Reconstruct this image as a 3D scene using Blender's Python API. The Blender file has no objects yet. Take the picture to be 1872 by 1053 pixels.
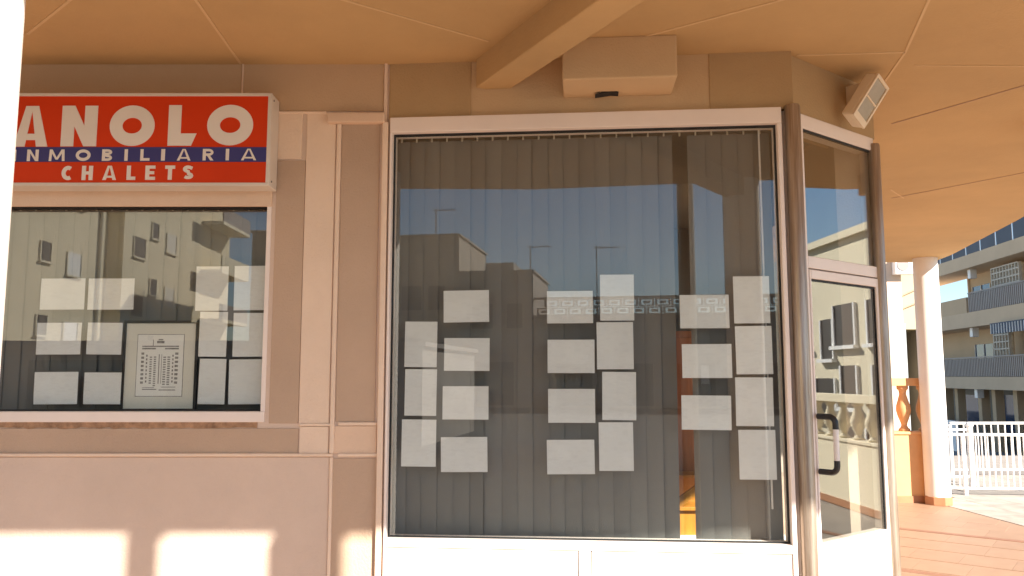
import bpy, bmesh, math, random
from mathutils import Vector, Matrix
random.seed(7)
R = math.radians
scene = bpy.context.scene
col = scene.collection

# ------------------------------------------------------------------ camera
FPX, CX, CY, PITCH = 1475.0, 936.0, 526.5, R(6.26)
EYE = Vector((0.0, 0.0, 1.6))
cam = bpy.data.cameras.new('camera')
camo = bpy.data.objects.new('camera', cam); col.objects.link(camo)
camo.location = EYE
camo.rotation_euler = (math.pi / 2 + PITCH, 0, 0)
cam.sensor_fit = 'HORIZONTAL'; cam.sensor_width = 36.0
cam.lens = 36.0 * FPX / 1872.0
cam.clip_start = 0.05; cam.clip_end = 2000
scene.camera = camo

# ------------------------------------------------------------------ sky, sun, exposure
SUN_AZ, SUN_EL = 139.5, 32.3
world = bpy.data.worlds.new('World'); scene.world = world; world.use_nodes = True
wn = world.node_tree
sky = wn.nodes.new('ShaderNodeTexSky'); sky.sky_type = 'NISHITA'; sky.sun_disc = False
sky.sun_elevation = R(SUN_EL); sky.sun_rotation = R(SUN_AZ)
sky.air_density = 1.0; sky.dust_density = 0.15; sky.ozone_density = 3.0
bg = wn.nodes['Background']; bg.inputs[1].default_value = 0.06
wn.links.new(sky.outputs[0], bg.inputs[0])
sun = bpy.data.lights.new('sun', 'SUN'); sun.energy = 4.6; sun.angle = R(0.9); sun.color = (1.0, 0.94, 0.86)
suno = bpy.data.objects.new('sun', sun); col.objects.link(suno)
sd = Vector((math.sin(R(SUN_AZ)) * math.cos(R(SUN_EL)), math.cos(R(SUN_AZ)) * math.cos(R(SUN_EL)), math.sin(R(SUN_EL))))
suno.rotation_euler = (-sd).to_track_quat('-Z', 'Y').to_euler()
suno.location = (10, -10, 20)
vs = scene.view_settings
vs.view_transform = 'Standard'; vs.look = 'None'; vs.exposure = 1.8; vs.gamma = 1.0
scene.render.engine = 'CYCLES'
scene.cycles.max_bounces = 10; scene.cycles.diffuse_bounces = 5
scene.cycles.transparent_max_bounces = 24
scene.cycles.use_denoising = True

# ------------------------------------------------------------------ measuring helpers
def ray(px, py):
    x, y = (px - CX) / FPX, (CY - py) / FPX
    return Vector((x, math.cos(PITCH) - y * math.sin(PITCH), math.sin(PITCH) + y * math.cos(PITCH)))
def on_z(px, py, z):
    r = ray(px, py); return EYE + r * ((z - EYE.z) / r.z)
def on_y(px, py, y):
    r = ray(px, py); return EYE + r * (y / r.y)

class Facet:
    """a vertical plane: origin, tangent, outward normal"""
    def __init__(s, p, t):
        s.p = Vector((p[0], p[1], 0)); s.t = Vector((t[0], t[1], 0)).normalized()
        s.n = Vector((s.t.y, -s.t.x, 0))
    def pt(s, u, z, w=0.0):
        return s.p + s.t * u + s.n * w + Vector((0, 0, z))
    def uv(s, px, py, w=0.0):
        r = ray(px, py); o = s.p + s.n * w - EYE
        k = o.dot(s.n) / r.dot(s.n)
        q = EYE + r * k
        return (q - s.p).dot(s.t), q.z
    def rect(s, x0, y0, x1, y1, w=0.0):
        a, b, c, d = s.uv(x0, y0, w), s.uv(x1, y1, w), s.uv(x0, y1, w), s.uv(x1, y0, w)
        return (a[0] + c[0]) / 2, (b[0] + d[0]) / 2, (b[1] + c[1]) / 2, (a[1] + d[1]) / 2   # u0,u1,z0,z1

WY = 3.84
P0 = on_y(703, 700, WY)
A2 = R(-4.9); A3 = R(37.8)
FL = Facet((0, WY), (1, 0))
U0 = P0.x
F2 = Facet((P0.x, WY), (math.cos(A2), math.sin(A2)))
_u1 = F2.uv(1453, 700)[0]
P1 = F2.pt(_u1, 0); U1 = _u1
F3 = Facet((P1.x, P1.y), (math.cos(A3), math.sin(A3)))
U2 = F3.uv(1621, 700)[0]
P2 = F3.pt(U2, 0)
CEIL = 3.13

# ------------------------------------------------------------------ mesh building
class MB:
    def __init__(s): s.v = []; s.f = []; s.smooth = False
    def add(s, vs_, fs):
        b = len(s.v); s.v += [Vector(v) for v in vs_]; s.f += [tuple(i + b for i in f) for f in fs]; return s
    def hexa(s, p):   # 8 points: bottom 4 ccw, top 4 ccw
        return s.add(p, [(3, 2, 1, 0), (4, 5, 6, 7), (0, 1, 5, 4), (1, 2, 6, 5), (2, 3, 7, 6), (3, 0, 4, 7)])
    def box(s, x0, x1, y0, y1, z0, z1):
        return s.hexa([(x0, y0, z0), (x1, y0, z0), (x1, y1, z0), (x0, y1, z0), (x0, y0, z1), (x1, y0, z1), (x1, y1, z1), (x0, y1, z1)])
    def fbox(s, F, u0, u1, z0, z1, w0, w1):
        p = [F.pt(u0, z0, w1), F.pt(u1, z0, w1), F.pt(u1, z0, w0), F.pt(u0, z0, w0)]
        return s.hexa(p + [q + Vector((0, 0, z1 - z0)) for q in p])
    def prism(s, pts, z0, z1):   # plan polygon ccw
        n = len(pts)
        v = [(x, y, z0) for x, y in pts] + [(x, y, z1) for x, y in pts]
        f = [tuple(range(n))[::-1], tuple(range(n, 2 * n))] + [(i, (i + 1) % n, n + (i + 1) % n, n + i) for i in range(n)]
        return s.add(v, f)
    def fpoly(s, F, pts, w0, w1):   # polygon in facet plane (u,z), extruded from w0 to w1
        n = len(pts)
        v = [F.pt(u, z, w1) for u, z in pts] + [F.pt(u, z, w0) for u, z in pts]
        f = [tuple(range(n)), tuple(range(n, 2 * n))[::-1]] + [(n + i, n + (i + 1) % n, (i + 1) % n, i) for i in range(n)]
        return s.add(v, f)
    def tube(s, a, b, r, n=10, r2=None, caps=True):
        a, b = Vector(a), Vector(b); d = (b - a).normalized()
        h = Vector((0, 0, 1)) if abs(d.z) < .9 else Vector((1, 0, 0))
        x = d.cross(h).normalized(); y = d.cross(x)
        r2 = r if r2 is None else r2
        v = []
        for p, rr in ((a, r), (b, r2)):
            v += [p + (x * math.cos(2 * math.pi * i / n) + y * math.sin(2 * math.pi * i / n)) * rr for i in range(n)]
        f = [(i, n + i, n + (i + 1) % n, (i + 1) % n) for i in range(n)]
        if caps: f += [tuple(range(n)), tuple(range(n, 2 * n))[::-1]]
        return s.add(v, f)
    def path(s, pts, r, n=10):
        pts = [Vector(p) for p in pts]; rings = []
        for i, p in enumerate(pts):
            d = (pts[min(i + 1, len(pts) - 1)] - pts[max(i - 1, 0)]).normalized()
            h = Vector((0, 0, 1)) if abs(d.z) < .95 else Vector((1, 0, 0))
            if i == 0: x = d.cross(h).normalized()
            else: x = (px_ - d * px_.dot(d)).normalized()
            px_ = x; y = d.cross(x)
            rings.append([p + (x * math.cos(2 * math.pi * k / n) + y * math.sin(2 * math.pi * k / n)) * r for k in range(n)])
        v = [q for g in rings for q in g]
        f = [(i * n + k, (i + 1) * n + k, (i + 1) * n + (k + 1) % n, i * n + (k + 1) % n) for i in range(len(pts) - 1) for k in range(n)]
        f += [tuple(range(n)), tuple(range((len(pts) - 1) * n, len(pts) * n))[::-1]]
        return s.add(v, f)
    def lathe(s, c, prof, n=28):   # prof: (r,z) from bottom to top
        v = []
        for r, z in prof:
            v += [(c[0] + r * math.cos(2 * math.pi * i / n), c[1] + r * math.sin(2 * math.pi * i / n), c[2] + z) for i in range(n)]
        f = [(j * n + i, j * n + (i + 1) % n, (j + 1) * n + (i + 1) % n, (j + 1) * n + i) for j in range(len(prof) - 1) for i in range(n)]
        f += [tuple(range(n))[::-1], tuple(range((len(prof) - 1) * n, len(prof) * n))]
        return s.add(v, f)
    def obox(s, c, ax, ay, az):   # oriented box, half-vectors
        c, ax, ay, az = map(Vector, (c, ax, ay, az))
        return s.hexa([c - ax - ay - az, c + ax - ay - az, c + ax + ay - az, c - ax + ay - az,
                       c - ax - ay + az, c + ax - ay + az, c + ax + ay + az, c - ax + ay + az])

WORLD = {}
def wloc(o): return WORLD[o.name] if o is not None else Vector((0, 0, 0))
def finish_mesh(mb, name, org):
    me = bpy.data.meshes.new(name)
    me.from_pydata([tuple(v - org) for v in mb.v], [], mb.f); me.update()
    bm = bmesh.new(); bm.from_mesh(me); bmesh.ops.recalc_face_normals(bm, faces=bm.faces); bm.to_mesh(me); bm.free()
    return me
def obj(name, mb, m, parent=None, bevel=0.0, smooth=False, base=False):
    lo = Vector([min(v[i] for v in mb.v) for i in range(3)]); hi = Vector([max(v[i] for v in mb.v) for i in range(3)])
    org = (lo + hi) / 2
    if base or parent is None: org.z = lo.z
    me = finish_mesh(mb, name, org)
    me.materials.append(m)
    o = bpy.data.objects.new(name, me); col.objects.link(o)
    o.location = org - wloc(parent); o.parent = parent
    WORLD[o.name] = org
    if smooth:
        for p in me.polygons: p.use_smooth = True
        try:
            me.set_sharp_from_angle(angle=R(40))
        except Exception: pass
    if bevel:
        b = o.modifiers.new('edge', 'BEVEL'); b.width = bevel; b.segments = 2; b.limit_method = 'ANGLE'; b.angle_limit = R(40)
    return o
def inst(name, me, loc, parent=None, rz=0.0):
    o = bpy.data.objects.new(name, me); col.objects.link(o)
    o.location = Vector(loc) - wloc(parent); o.parent = parent; o.rotation_euler = (0, 0, rz)
    WORLD[o.name] = Vector(loc)
    return o
def tag(o, label, cat, group=None):
    o['label'] = label; o['category'] = cat
    if group: o['group'] = group
    return o
def thing(name, loc, label, cat, group=None):
    o = bpy.data.objects.new(name, None); col.objects.link(o); o.location = loc; o.empty_display_size = .2
    WORLD[o.name] = Vector(loc)
    return tag(o, label, cat, group)
def struct(o): o['kind'] = 'structure'; return o

# ------------------------------------------------------------------ materials
def mat(name, c, rough=.8, var=.0, vscale=3.0, bump=0.0, bscale=80.0, metal=0.0, spec=.5, rnd=0.0, c2=None, stretch=None, coat=0.0, bdist=.004):
    m = bpy.data.materials.new(name); m.use_nodes = True
    nt = m.node_tree; b = nt.nodes['Principled BSDF']; L = nt.links.new
    b.inputs['Base Color'].default_value = (*c, 1); b.inputs['Roughness'].default_value = rough
    b.inputs['Metallic'].default_value = metal; b.inputs['Specular IOR Level'].default_value = spec
    if coat: b.inputs['Coat Weight'].default_value = coat
    if var or bump:
        tc = nt.nodes.new('ShaderNodeTexCoord'); geo = nt.nodes.new('ShaderNodeNewGeometry')
        mp = nt.nodes.new('ShaderNodeMapping'); L(geo.outputs['Position'], mp.inputs[0])
        if stretch: mp.inputs['Scale'].default_value = stretch
    src = None
    if var:
        n1 = nt.nodes.new('ShaderNodeTexNoise'); n1.inputs['Scale'].default_value = vscale; n1.inputs['Detail'].default_value = 6; n1.inputs['Roughness'].default_value = .62
        L(mp.outputs[0], n1.inputs[0])
        rp = nt.nodes.new('ShaderNodeMapRange'); rp.inputs[1].default_value = .3; rp.inputs[2].default_value = .7
        L(n1.outputs[0], rp.inputs[0])
        mx = nt.nodes.new('ShaderNodeMix'); mx.data_type = 'RGBA'
        d = c2 if c2 else tuple(x * (1 - var) for x in c)
        e = c if c2 else tuple(min(1, x * (1 + var * .35)) for x in c)
        mx.inputs[6].default_value = (*d, 1); mx.inputs[7].default_value = (*e, 1)
        L(rp.outputs[0], mx.inputs[0]); src = mx.outputs[2]
    if rnd:
        oi = nt.nodes.new('ShaderNodeObjectInfo'); hs = nt.nodes.new('ShaderNodeHueSaturation')
        mr = nt.nodes.new('ShaderNodeMapRange'); mr.inputs[3].default_value = 1 - rnd; mr.inputs[4].default_value = 1 + rnd
        L(oi.outputs['Random'], mr.inputs[0]); L(mr.outputs[0], hs.inputs['Value'])
        if src: L(src, hs.inputs['Color'])
        else: hs.inputs['Color'].default_value = (*c, 1)
        src = hs.outputs[0]
    if src: L(src, b.inputs['Base Color'])
    if bump:
        n2 = nt.nodes.new('ShaderNodeTexNoise'); n2.inputs['Scale'].default_value = bscale; n2.inputs['Detail'].default_value = 4
        L(mp.outputs[0], n2.inputs[0])
        bp = nt.nodes.new('ShaderNodeBump'); bp.inputs['Strength'].default_value = bump; bp.inputs['Distance'].default_value = bdist
        L(n2.outputs[0], bp.inputs['Height']); L(bp.outputs[0], b.inputs['Normal'])
    return m
def glass(name, r0=.06, tint=(.80, .83, .80)):
    m = bpy.data.materials.new(name); m.use_nodes = True
    nt = m.node_tree; nt.nodes.clear(); L = nt.links.new
    out = nt.nodes.new('ShaderNodeOutputMaterial'); mix = nt.nodes.new('ShaderNodeMixShader')
    tr = nt.nodes.new('ShaderNodeBsdfTransparent'); gl = nt.nodes.new('ShaderNodeBsdfGlossy')
    gl.inputs['Roughness'].default_value = 0.0; gl.inputs['Color'].default_value = (.97, .97, .95, 1)
    tr.inputs[0].default_value = (*[math.sqrt(t) for t in tint], 1)
    lw = nt.nodes.new('ShaderNodeLayerWeight'); lw.inputs[0].default_value = .5
    pw = nt.nodes.new('ShaderNodeMath'); pw.operation = 'POWER'; pw.inputs[1].default_value = 5
    mr = nt.nodes.new('ShaderNodeMapRange'); mr.inputs[3].default_value = r0; mr.inputs[4].default_value = 1
    L(lw.outputs['Facing'], pw.inputs[0]); L(pw.outputs[0], mr.inputs[0]); L(mr.outputs[0], mix.inputs[0])
    L(tr.outputs[0], mix.inputs[1]); L(gl.outputs[0], mix.inputs[2]); L(mix.outputs[0], out.inputs[0])
    return m
M = {}
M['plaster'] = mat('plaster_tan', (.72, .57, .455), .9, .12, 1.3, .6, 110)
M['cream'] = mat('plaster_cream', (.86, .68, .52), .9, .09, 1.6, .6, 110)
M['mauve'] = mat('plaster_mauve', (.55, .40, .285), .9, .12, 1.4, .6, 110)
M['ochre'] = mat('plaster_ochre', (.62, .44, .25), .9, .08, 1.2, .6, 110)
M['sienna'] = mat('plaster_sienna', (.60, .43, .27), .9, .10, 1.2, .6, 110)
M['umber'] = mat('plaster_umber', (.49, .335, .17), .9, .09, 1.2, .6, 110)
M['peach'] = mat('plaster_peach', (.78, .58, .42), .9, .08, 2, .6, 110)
M['ceiling'] = mat('ceiling_paint', (.56, .37, .172), .9, .15, .8, .5, 60)
M['seam'] = mat('seam_paint', (.66, .47, .25), .8, .05, 5)
M['linedark'] = mat('dark_line_paint', (.42, .28, .18), .9, .1, 6)  # dark ceiling joints, and the shadow lines drawn on the cream house
M['alu'] = mat('white_aluminium', (.90, .80, .72), .38, .06, 2.5, 0, 80, 0, .5)
M['gasket'] = mat('black_gasket', (.015, .015, .015), .6)
M['column'] = mat('column_paint', (.80, .745, .68), .75, .06, 2, .25, 120)
M['terra'] = mat('terracotta_tile', (.32, .195, .12), .55, .10, 6, .12, 60, rnd=.05)
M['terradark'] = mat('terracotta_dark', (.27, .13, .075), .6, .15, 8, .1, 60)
M['skirt'] = mat('terracotta_skirting', (.42, .19, .09), .5, .15, 8)
M['paving'] = mat('pale_paving', (.37, .32, .265), .8, .30, 5, .2, 50, rnd=.10)
M['pavebase'] = mat('paving_mortar', (.30, .26, .22), .9, .2, 3, .2, 50)
M['asphalt'] = mat('asphalt', (.055, .053, .05), .9, .3, 2, .5, 90, bdist=.01)
M['concrete'] = mat('street_concrete', (.34, .32, .29), .9, .2, .8, .2, 20)
M['glass'] = glass('window_glass', .050, (.93, .95, .93))
M['doorglass'] = glass('door_glass', .15, (.80, .82, .78))
M['paper'] = mat('paper', (.83, .87, .90), .7, .06, 9, rnd=.03)
def paper_mat():
    m = mat('paper', (.77, .80, .79), .7, .05, 7, rnd=.035)
    nt = m.node_tree; L = nt.links.new; b = nt.nodes['Principled BSDF']
    src = b.inputs['Base Color'].links[0].from_socket
    tc = nt.nodes.new('ShaderNodeTexCoord'); oi = nt.nodes.new('ShaderNodeObjectInfo')
    ad = nt.nodes.new('ShaderNodeVectorMath'); ad.operation = 'MULTIPLY_ADD'
    mp = nt.nodes.new('ShaderNodeMapping'); mp.inputs['Rotation'].default_value = (math.pi / 2, 0, 0); L(tc.outputs['Object'], mp.inputs[0])
    ad.inputs[1].default_value = (1, 1, 1); L(mp.outputs[0], ad.inputs[0]); L(oi.outputs['Random'], ad.inputs[2])
    # faint lines of faded print, broken up into words and blocks
    for (sc, lo, amt) in (((45, 1, 130), .56, .045), ((16, 1, 22), .58, .03)):
        m2 = nt.nodes.new('ShaderNodeMapping'); m2.inputs['Scale'].default_value = (sc[0], sc[2], 1); L(ad.outputs[0], m2.inputs[0])
        vo = nt.nodes.new('ShaderNodeTexVoronoi'); vo.distance = 'CHEBYCHEV'; vo.inputs['Scale'].default_value = 1; vo.inputs['Randomness'].default_value = .35; L(m2.outputs[0], vo.inputs['Vector'])
        sp = nt.nodes.new('ShaderNodeSeparateColor'); L(vo.outputs['Color'], sp.inputs[0])
        mr = nt.nodes.new('ShaderNodeMapRange'); mr.inputs[1].default_value = lo; mr.inputs[2].default_value = 1; mr.inputs[3].default_value = 1; mr.inputs[4].default_value = 1 - amt; L(sp.outputs[0], mr.inputs[0])
        mx = nt.nodes.new('ShaderNodeMix'); mx.data_type = 'RGBA'; mx.blend_type = 'MULTIPLY'; mx.inputs[0].default_value = 1
        L(src, mx.inputs[6]); L(mr.outputs[0], mx.inputs[7]); src = mx.outputs[2]
    L(src, b.inputs['Base Color'])
    return m
M['paper'] = paper_mat()
M['slat'] = mat('blind_fabric', (.195, .186, .168), .9, .06, 6, .2, 500, rnd=.07, stretch=(1, 1, .1))
M['rail'] = mat('blind_rail', (.45, .42, .36), .5, .05, 5)
M['clip'] = mat('blind_clip', (.62, .58, .46), .5)
M['white'] = mat('white_plastic', (.85, .84, .82), .4)
M['black'] = mat('black_plastic', (.02, .02, .022), .35)
M['bronze'] = mat('weathered_steel', (.52, .44, .36), .36, .45, 5, .1, 30, .6, stretch=(14, 14, .5), c2=(.25, .175, .115))
M['red'] = mat('sign_red', (.70, .05, .006), .5, .08, 2, spec=.2)
M['blue'] = mat('sign_blue', (.035, .035, .19), .5, .05, 3)
M['letter'] = mat('sign_letter', (.84, .79, .72), .45, .05, 4)
M['signcase'] = mat('sign_case', (.72, .66, .58), .45, .10, 3)
M['lampcase'] = mat('lamp_case', (.86, .73, .54), .5, .06, 6)
M['lampglass'] = mat('lamp_glass', (.50, .46, .36), .15, .15, 10)
M['handle'] = mat('handle_bar', (.80, .77, .75), .3)
M['frame'] = mat('picture_frame', (.008, .007, .006), .6)
M['mount'] = mat('picture_mount', (.70, .70, .62), .9, .04, 4)
M['print'] = mat('print_paper', (.80, .81, .77), .9, .03, 9)
M['ink'] = mat('print_ink', (.16, .16, .15), .9, .5, 60, c2=(.34, .34, .32))
M['rust'] = mat('rust_edge', (.44, .26, .15), .9, .5, 26, .8, 60)
M['hole'] = mat('dark_cavity', (.02, .017, .015), .9)
M['intwall'] = mat('interior_wall', (.24, .22, .19), .9, .05, 2)
M['intfloor'] = mat('interior_floor', (.16, .14, .10), .35, .12, 5, stretch=(1, 6, 1))
M['wood'] = mat('orange_wood', (.56, .245, .022), .5, .2, 3, stretch=(12, 12, 1.5), c2=(.44, .165, .015))
M['redwood'] = mat('red_wood', (.42, .13, .045), .5, .25, 3, stretch=(12, 12, 1.5))
M['terracolor'] = mat('orange_baluster', (.66, .36, .16), .8, .1, 4, .2, 90)
M['yellow'] = mat('facade_yellow', (.78, .68, .48), .9, .12, .35, .2, 20)
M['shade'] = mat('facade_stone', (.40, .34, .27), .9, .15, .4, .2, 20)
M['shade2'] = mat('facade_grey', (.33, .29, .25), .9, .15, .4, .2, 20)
M['facade'] = mat('balcony_facade', (.58, .425, .265), .9, .12, .35, .1, 20)
M['slab'] = mat('balcony_slab', (.64, .485, .32), .9, .10, .5, .1, 20)
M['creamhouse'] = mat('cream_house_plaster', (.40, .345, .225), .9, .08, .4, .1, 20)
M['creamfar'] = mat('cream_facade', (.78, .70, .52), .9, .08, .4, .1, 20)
M['winglass'] = mat('far_window', (.05, .08, .16), .08, .1, 1)
M['shutter'] = mat('roller_shutter', (.66, .62, .54), .6, .05, 4)
M['darkin'] = mat('far_dark_opening', (.022, .019, .017), .5, .2, 1)
M['railfar'] = mat('balcony_rail', (.27, .225, .20), .5, .1, 1)
M['railglass'] = mat('blue_rail_panel', (.055, .065, .09), .6, .15, .6)
M['lattice'] = mat('lattice_block', (.58, .53, .44), .9, .06, 3)
M['awning'] = mat('awning_stripe', (.10, .12, .16), .9)
M['awningw'] = mat('awning_white', (.62, .62, .60), .9)
M['railwhite'] = mat('railing_paint', (.84, .80, .75), .4, .05, 8)
M['grey'] = mat('grey_pipe', (.36, .39, .38), .5, .1, 4)
M['antenna'] = mat('antenna_metal', (.18, .18, .18), .4, metal=.6)

# ================================================================== SETTING
struct(obj('street_ground', MB().box(-500, 500, -500, 500, -2.3, -2.0), M['concrete']))
struct(obj('road', MB().box(-75, 40, -110, 17, -1.99, -.13), M['asphalt']))
gA, gB = on_z(1740, 927, 0), on_z(1872, 962, 0)
e1 = (gB - gA); e1.z = 0; e1.normalize(); e2 = Vector((-e1.y, e1.x, 0))     # e1 along the floor edge towards the camera, e2 outwards
if e2.dot(Vector((1, 0, 0))) < 0: e2 = -e2
cA, cB = gA - e1 * 3.2, gA + e1 * 7.5
porch_pts = [(-12, .35), (2.6, .35), (cB.x, cB.y), (cA.x, cA.y), (-12, cA.y)]
porch = struct(obj('porch_floor', MB().prism(porch_pts, -.13, -.0035), M['terra']))
pav = struct(obj('terrace_paving', MB().prism([(cB.x + .004, cB.y), (2.8, .35), (14, .35), (14, 16.8), (cA.x - 4, 16.8), (cA.x + .004, cA.y + .004)], -.13, -.01), M['pavebase']))
# terracotta tiles in the part of the porch floor that shows
T = .40
tile_me = finish_mesh(MB().box(-T / 2 + .0015, T / 2 - .0015, -T / 2 + .0015, T / 2 - .0015, -.008, .0), 'tile', Vector())
tile_me.materials.append(M['terra'])
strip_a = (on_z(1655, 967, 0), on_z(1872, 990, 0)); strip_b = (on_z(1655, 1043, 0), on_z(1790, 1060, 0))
# the dark floor strips run square to nothing but themselves: tiles follow the strip direction
sdv = (strip_a[1] - strip_a[0]); sdv.z = 0; sdv.normalize(); sn = Vector((-sdv.y, sdv.x, 0))
if sn.y < 0: sn = -sn
ang = math.atan2(sdv.y, sdv.x)
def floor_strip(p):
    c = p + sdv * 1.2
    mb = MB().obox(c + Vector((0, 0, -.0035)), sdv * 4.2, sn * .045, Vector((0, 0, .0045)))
    return obj('dark_strip', mb, M['terradark'], porch)  # narrow strip let into the floor, darker than the tiles
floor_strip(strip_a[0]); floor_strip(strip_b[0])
da = (strip_a[0] - gA).dot(sn); db = (strip_b[0] - gA).dot(sn)
def row_tiles(off, n0=-12, n1=14):
    for k in range(n0, n1):
        c = gA + sn * off + sdv * (k * T + (.13 if int(round(off / T)) % 2 else 0))
        ins = (c - gA).dot(e2) < -T * .62
        if not ins or c.y > 11.2 or c.y < 4.2 or c.x / max(c.y, .1) > .78 or c.x / c.y < .40: continue
        o = inst('tile', tile_me, (c.x, c.y, 0), porch, ang)
        o.location.z += random.uniform(-.0005, .0003)
for base, lo, hi in ((da + .045 + T / 2 + .003, 0, 9), (db + .045 + T / 2 + .003, 0, 0), (db - .045 - T / 2 - .003, -7, 0)):
    if lo == hi == 0:
        n = int((da - db - .09) // T); gap = (da - db - .09) / max(n, 1)
        for i in range(n): row_tiles(db + .045 + gap * (i + .5))
    else:
        for i in range(lo, hi + 1): row_tiles(base + i * T)
pt_me = finish_mesh(MB().box(-.247, .247, -.247, .247, -.012, .0), 'paver', Vector()); pt_me.materials.append(M['paving'])
for i in range(-6, 14):
    for j in range(0, 12):
        c = gA + e1 * (i * .5) + e2 * (.27 + j * .5)
        if c.y > 14 or c.y < 7.5 or c.x / c.y > .72 or c.x / c.y < .52: continue
        inst('paver', pt_me, (c.x, c.y, -.002 + random.uniform(-.001, .001)), pav, math.atan2(e1.y, e1.x))

# ================================================================== SHOP BUILDING
shop = thing('shop_building', (0, 4.2, 0), 'corner shop with cream and mauve plaster walls under a deep canopy', 'building')

# ---- canopy
can_pts = [(-10, 2.5), (-2.3, 1.5), (-.25, 1.11), (3.62, 1.11), (3.75, 2.1), (3.85, 3.25), (4.38, 4.4), (4.62, 6.6), (4.97, 7.8), (5.56, 10.1), (5.66, 10.78), (-10, 10.78)]  # unseen right edge bowed inwards so sun reaches the indoor steps
canopy = obj('canopy', MB().prism(can_pts, CEIL, CEIL + .4), M['ceiling'], shop)
obj('upper_storey', MB().box(-10, 4.2, 3.6, 10.6, CEIL + .4, CEIL + 3.4), M['plaster'], shop)
def seam(a, b, w=.006, m='seam', h=.004):
    A, B = on_z(a[0], a[1], CEIL), on_z(b[0], b[1], CEIL)
    d = (B - A).normalized(); n = Vector((-d.y, d.x, 0))
    obj('seam', MB().obox((A + B) / 2 - Vector((0, 0, h / 2 - .001)), d * ((B - A).length / 2), n * w, Vector((0, 0, h / 2))), M[m], canopy)
seam((50, 62), (165, -30)); seam((330, -40), (440, 116)); seam((560, -20), (893, 75)); seam((1150, 74), (1520, -25))
seam((1457, 101), (1655, 95)); seam((1655, 95), (1618, 148)); seam((1655, 95), (1725, -60))
seam((1630, 226), (1900, 148), .005, 'linedark'); seam((1630, 362), (1890, 312), .005, 'linedark'); seam((1628, 346), (1652, 362))
seam((1672, 119), (1880, 121), .004)

# ---- ceiling beam running out to the front column
bA0, bA1 = FL.uv(862, 166), FL.uv(927, 171)
bz = (bA0[1] + bA1[1]) / 2
colC = Vector((1.36, 1.12, 0))
b0 = F2.pt(F2.uv(895, 168)[0], 0, -.02)
bd = (colC - b0); bd.z = 0; blen = bd.length; bd.normalize(); bn = Vector((-bd.y, bd.x, 0))
bhw = .125
beam = MB().obox(b0 + bd * (blen / 2) + Vector((0, 0, (bz + CEIL) / 2 + .005)), bd * (blen / 2 + .0), bn * bhw * .62, Vector((0, 0, (CEIL + .01 - bz) / 2)))
obj('ceiling_beam', beam, M['ceiling'], shop, bevel=.006)

# ---- boxed-in duct under the ceiling
dq = F2.rect(1028, 90, 1237, 146, .22)
ub0, ub1, zb0, zb1 = dq
duct = MB().fbox(F2, ub0, ub1, zb0, CEIL + .003, -.01, .24)
duct_o = obj('ceiling_duct', duct, M['ochre'], shop, bevel=.008)
ch = F2.uv(1110, 160, .12)
hole = MB().fpoly(F2, [(ch[0] - .055, zb0 - .012), (ch[0] - .03, zb0 - .004), (ch[0] - .01, zb0 + .012), (ch[0] + .04, zb0 + .006), (ch[0] + .055, zb0 - .006), (ch[0] + .02, zb0 - .003)], .02, .075)
obj('broken_corner', hole, M['hole'], duct_o)

# ---- left wall round its window
wg = FL.rect(-60, 379, 490, 751, -.06)      # glass of the left window
LU0, LU1, LZ0, LZ1 = wg
wall = MB()
WU0 = -3.6
wall.fbox(FL, WU0, LU0 - .03, 0, CEIL, -.25, 0)
wall.fbox(FL, LU0 - .03, LU1 + .02, 0, LZ0 - .05, -.25, 0)
wall.fbox(FL, LU0 - .03, LU1 + .02, LZ1 + .012, CEIL, -.25, 0)
wall.fbox(FL, LU1 + .02, U0 + .01, 0, CEIL, -.25, 0)
obj('wall', wall, M['plaster'], shop)
def lpanel(name, x0, y0, x1, y1, m, w, bev=.002):
    u0, u1, z0, z1 = FL.rect(x0, y0, x1, y1, w)
    return obj(name, MB().fbox(FL, u0, u1, max(z0, 0), min(z1, CEIL + .002), -.004, w), M[m], shop, bevel=bev)
Lx = -140
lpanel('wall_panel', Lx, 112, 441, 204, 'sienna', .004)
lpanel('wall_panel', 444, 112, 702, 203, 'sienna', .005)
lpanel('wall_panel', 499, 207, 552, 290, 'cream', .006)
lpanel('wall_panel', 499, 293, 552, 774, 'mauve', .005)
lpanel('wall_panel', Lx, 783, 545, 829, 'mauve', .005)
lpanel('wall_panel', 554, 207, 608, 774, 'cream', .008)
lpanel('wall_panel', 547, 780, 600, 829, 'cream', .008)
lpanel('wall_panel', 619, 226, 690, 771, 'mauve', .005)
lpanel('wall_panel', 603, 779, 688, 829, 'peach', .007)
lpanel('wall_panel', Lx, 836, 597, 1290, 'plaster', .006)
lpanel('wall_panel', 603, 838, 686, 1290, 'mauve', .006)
lpanel('window_head_band', Lx, 340, 497, 377, 'peach', .012, .003)
lpanel('moulding', 441, 112, 444, 204, 'cream', .012, .003)
lpanel('moulding', 500, 203, 597, 207, 'cream', .014, .003)
lpanel('moulding', 609, 226, 617, 829, 'cream', .016, .004)
lpanel('moulding', 690, 222, 701, 1290, 'cream', .030, .005)
lpanel('moulding', 547, 774, 608, 779, 'cream', .014, .003)
lpanel('moulding', 618, 772, 689, 778, 'cream', .014, .003)
lpanel('moulding', Lx, 829, 608, 835, 'cream', .018, .004)
lpanel('moulding', 617.5, 829, 689, 835, 'cream', .018, .004)
lpanel('moulding', 597, 836, 603, 1290, 'cream', .014, .003)
lpanel('cornice', 597, 205, 703, 223, 'peach', .045, .006)
lpanel('corner_moulding', 702, 112, 708, 222, 'cream', .016, .003)
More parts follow.
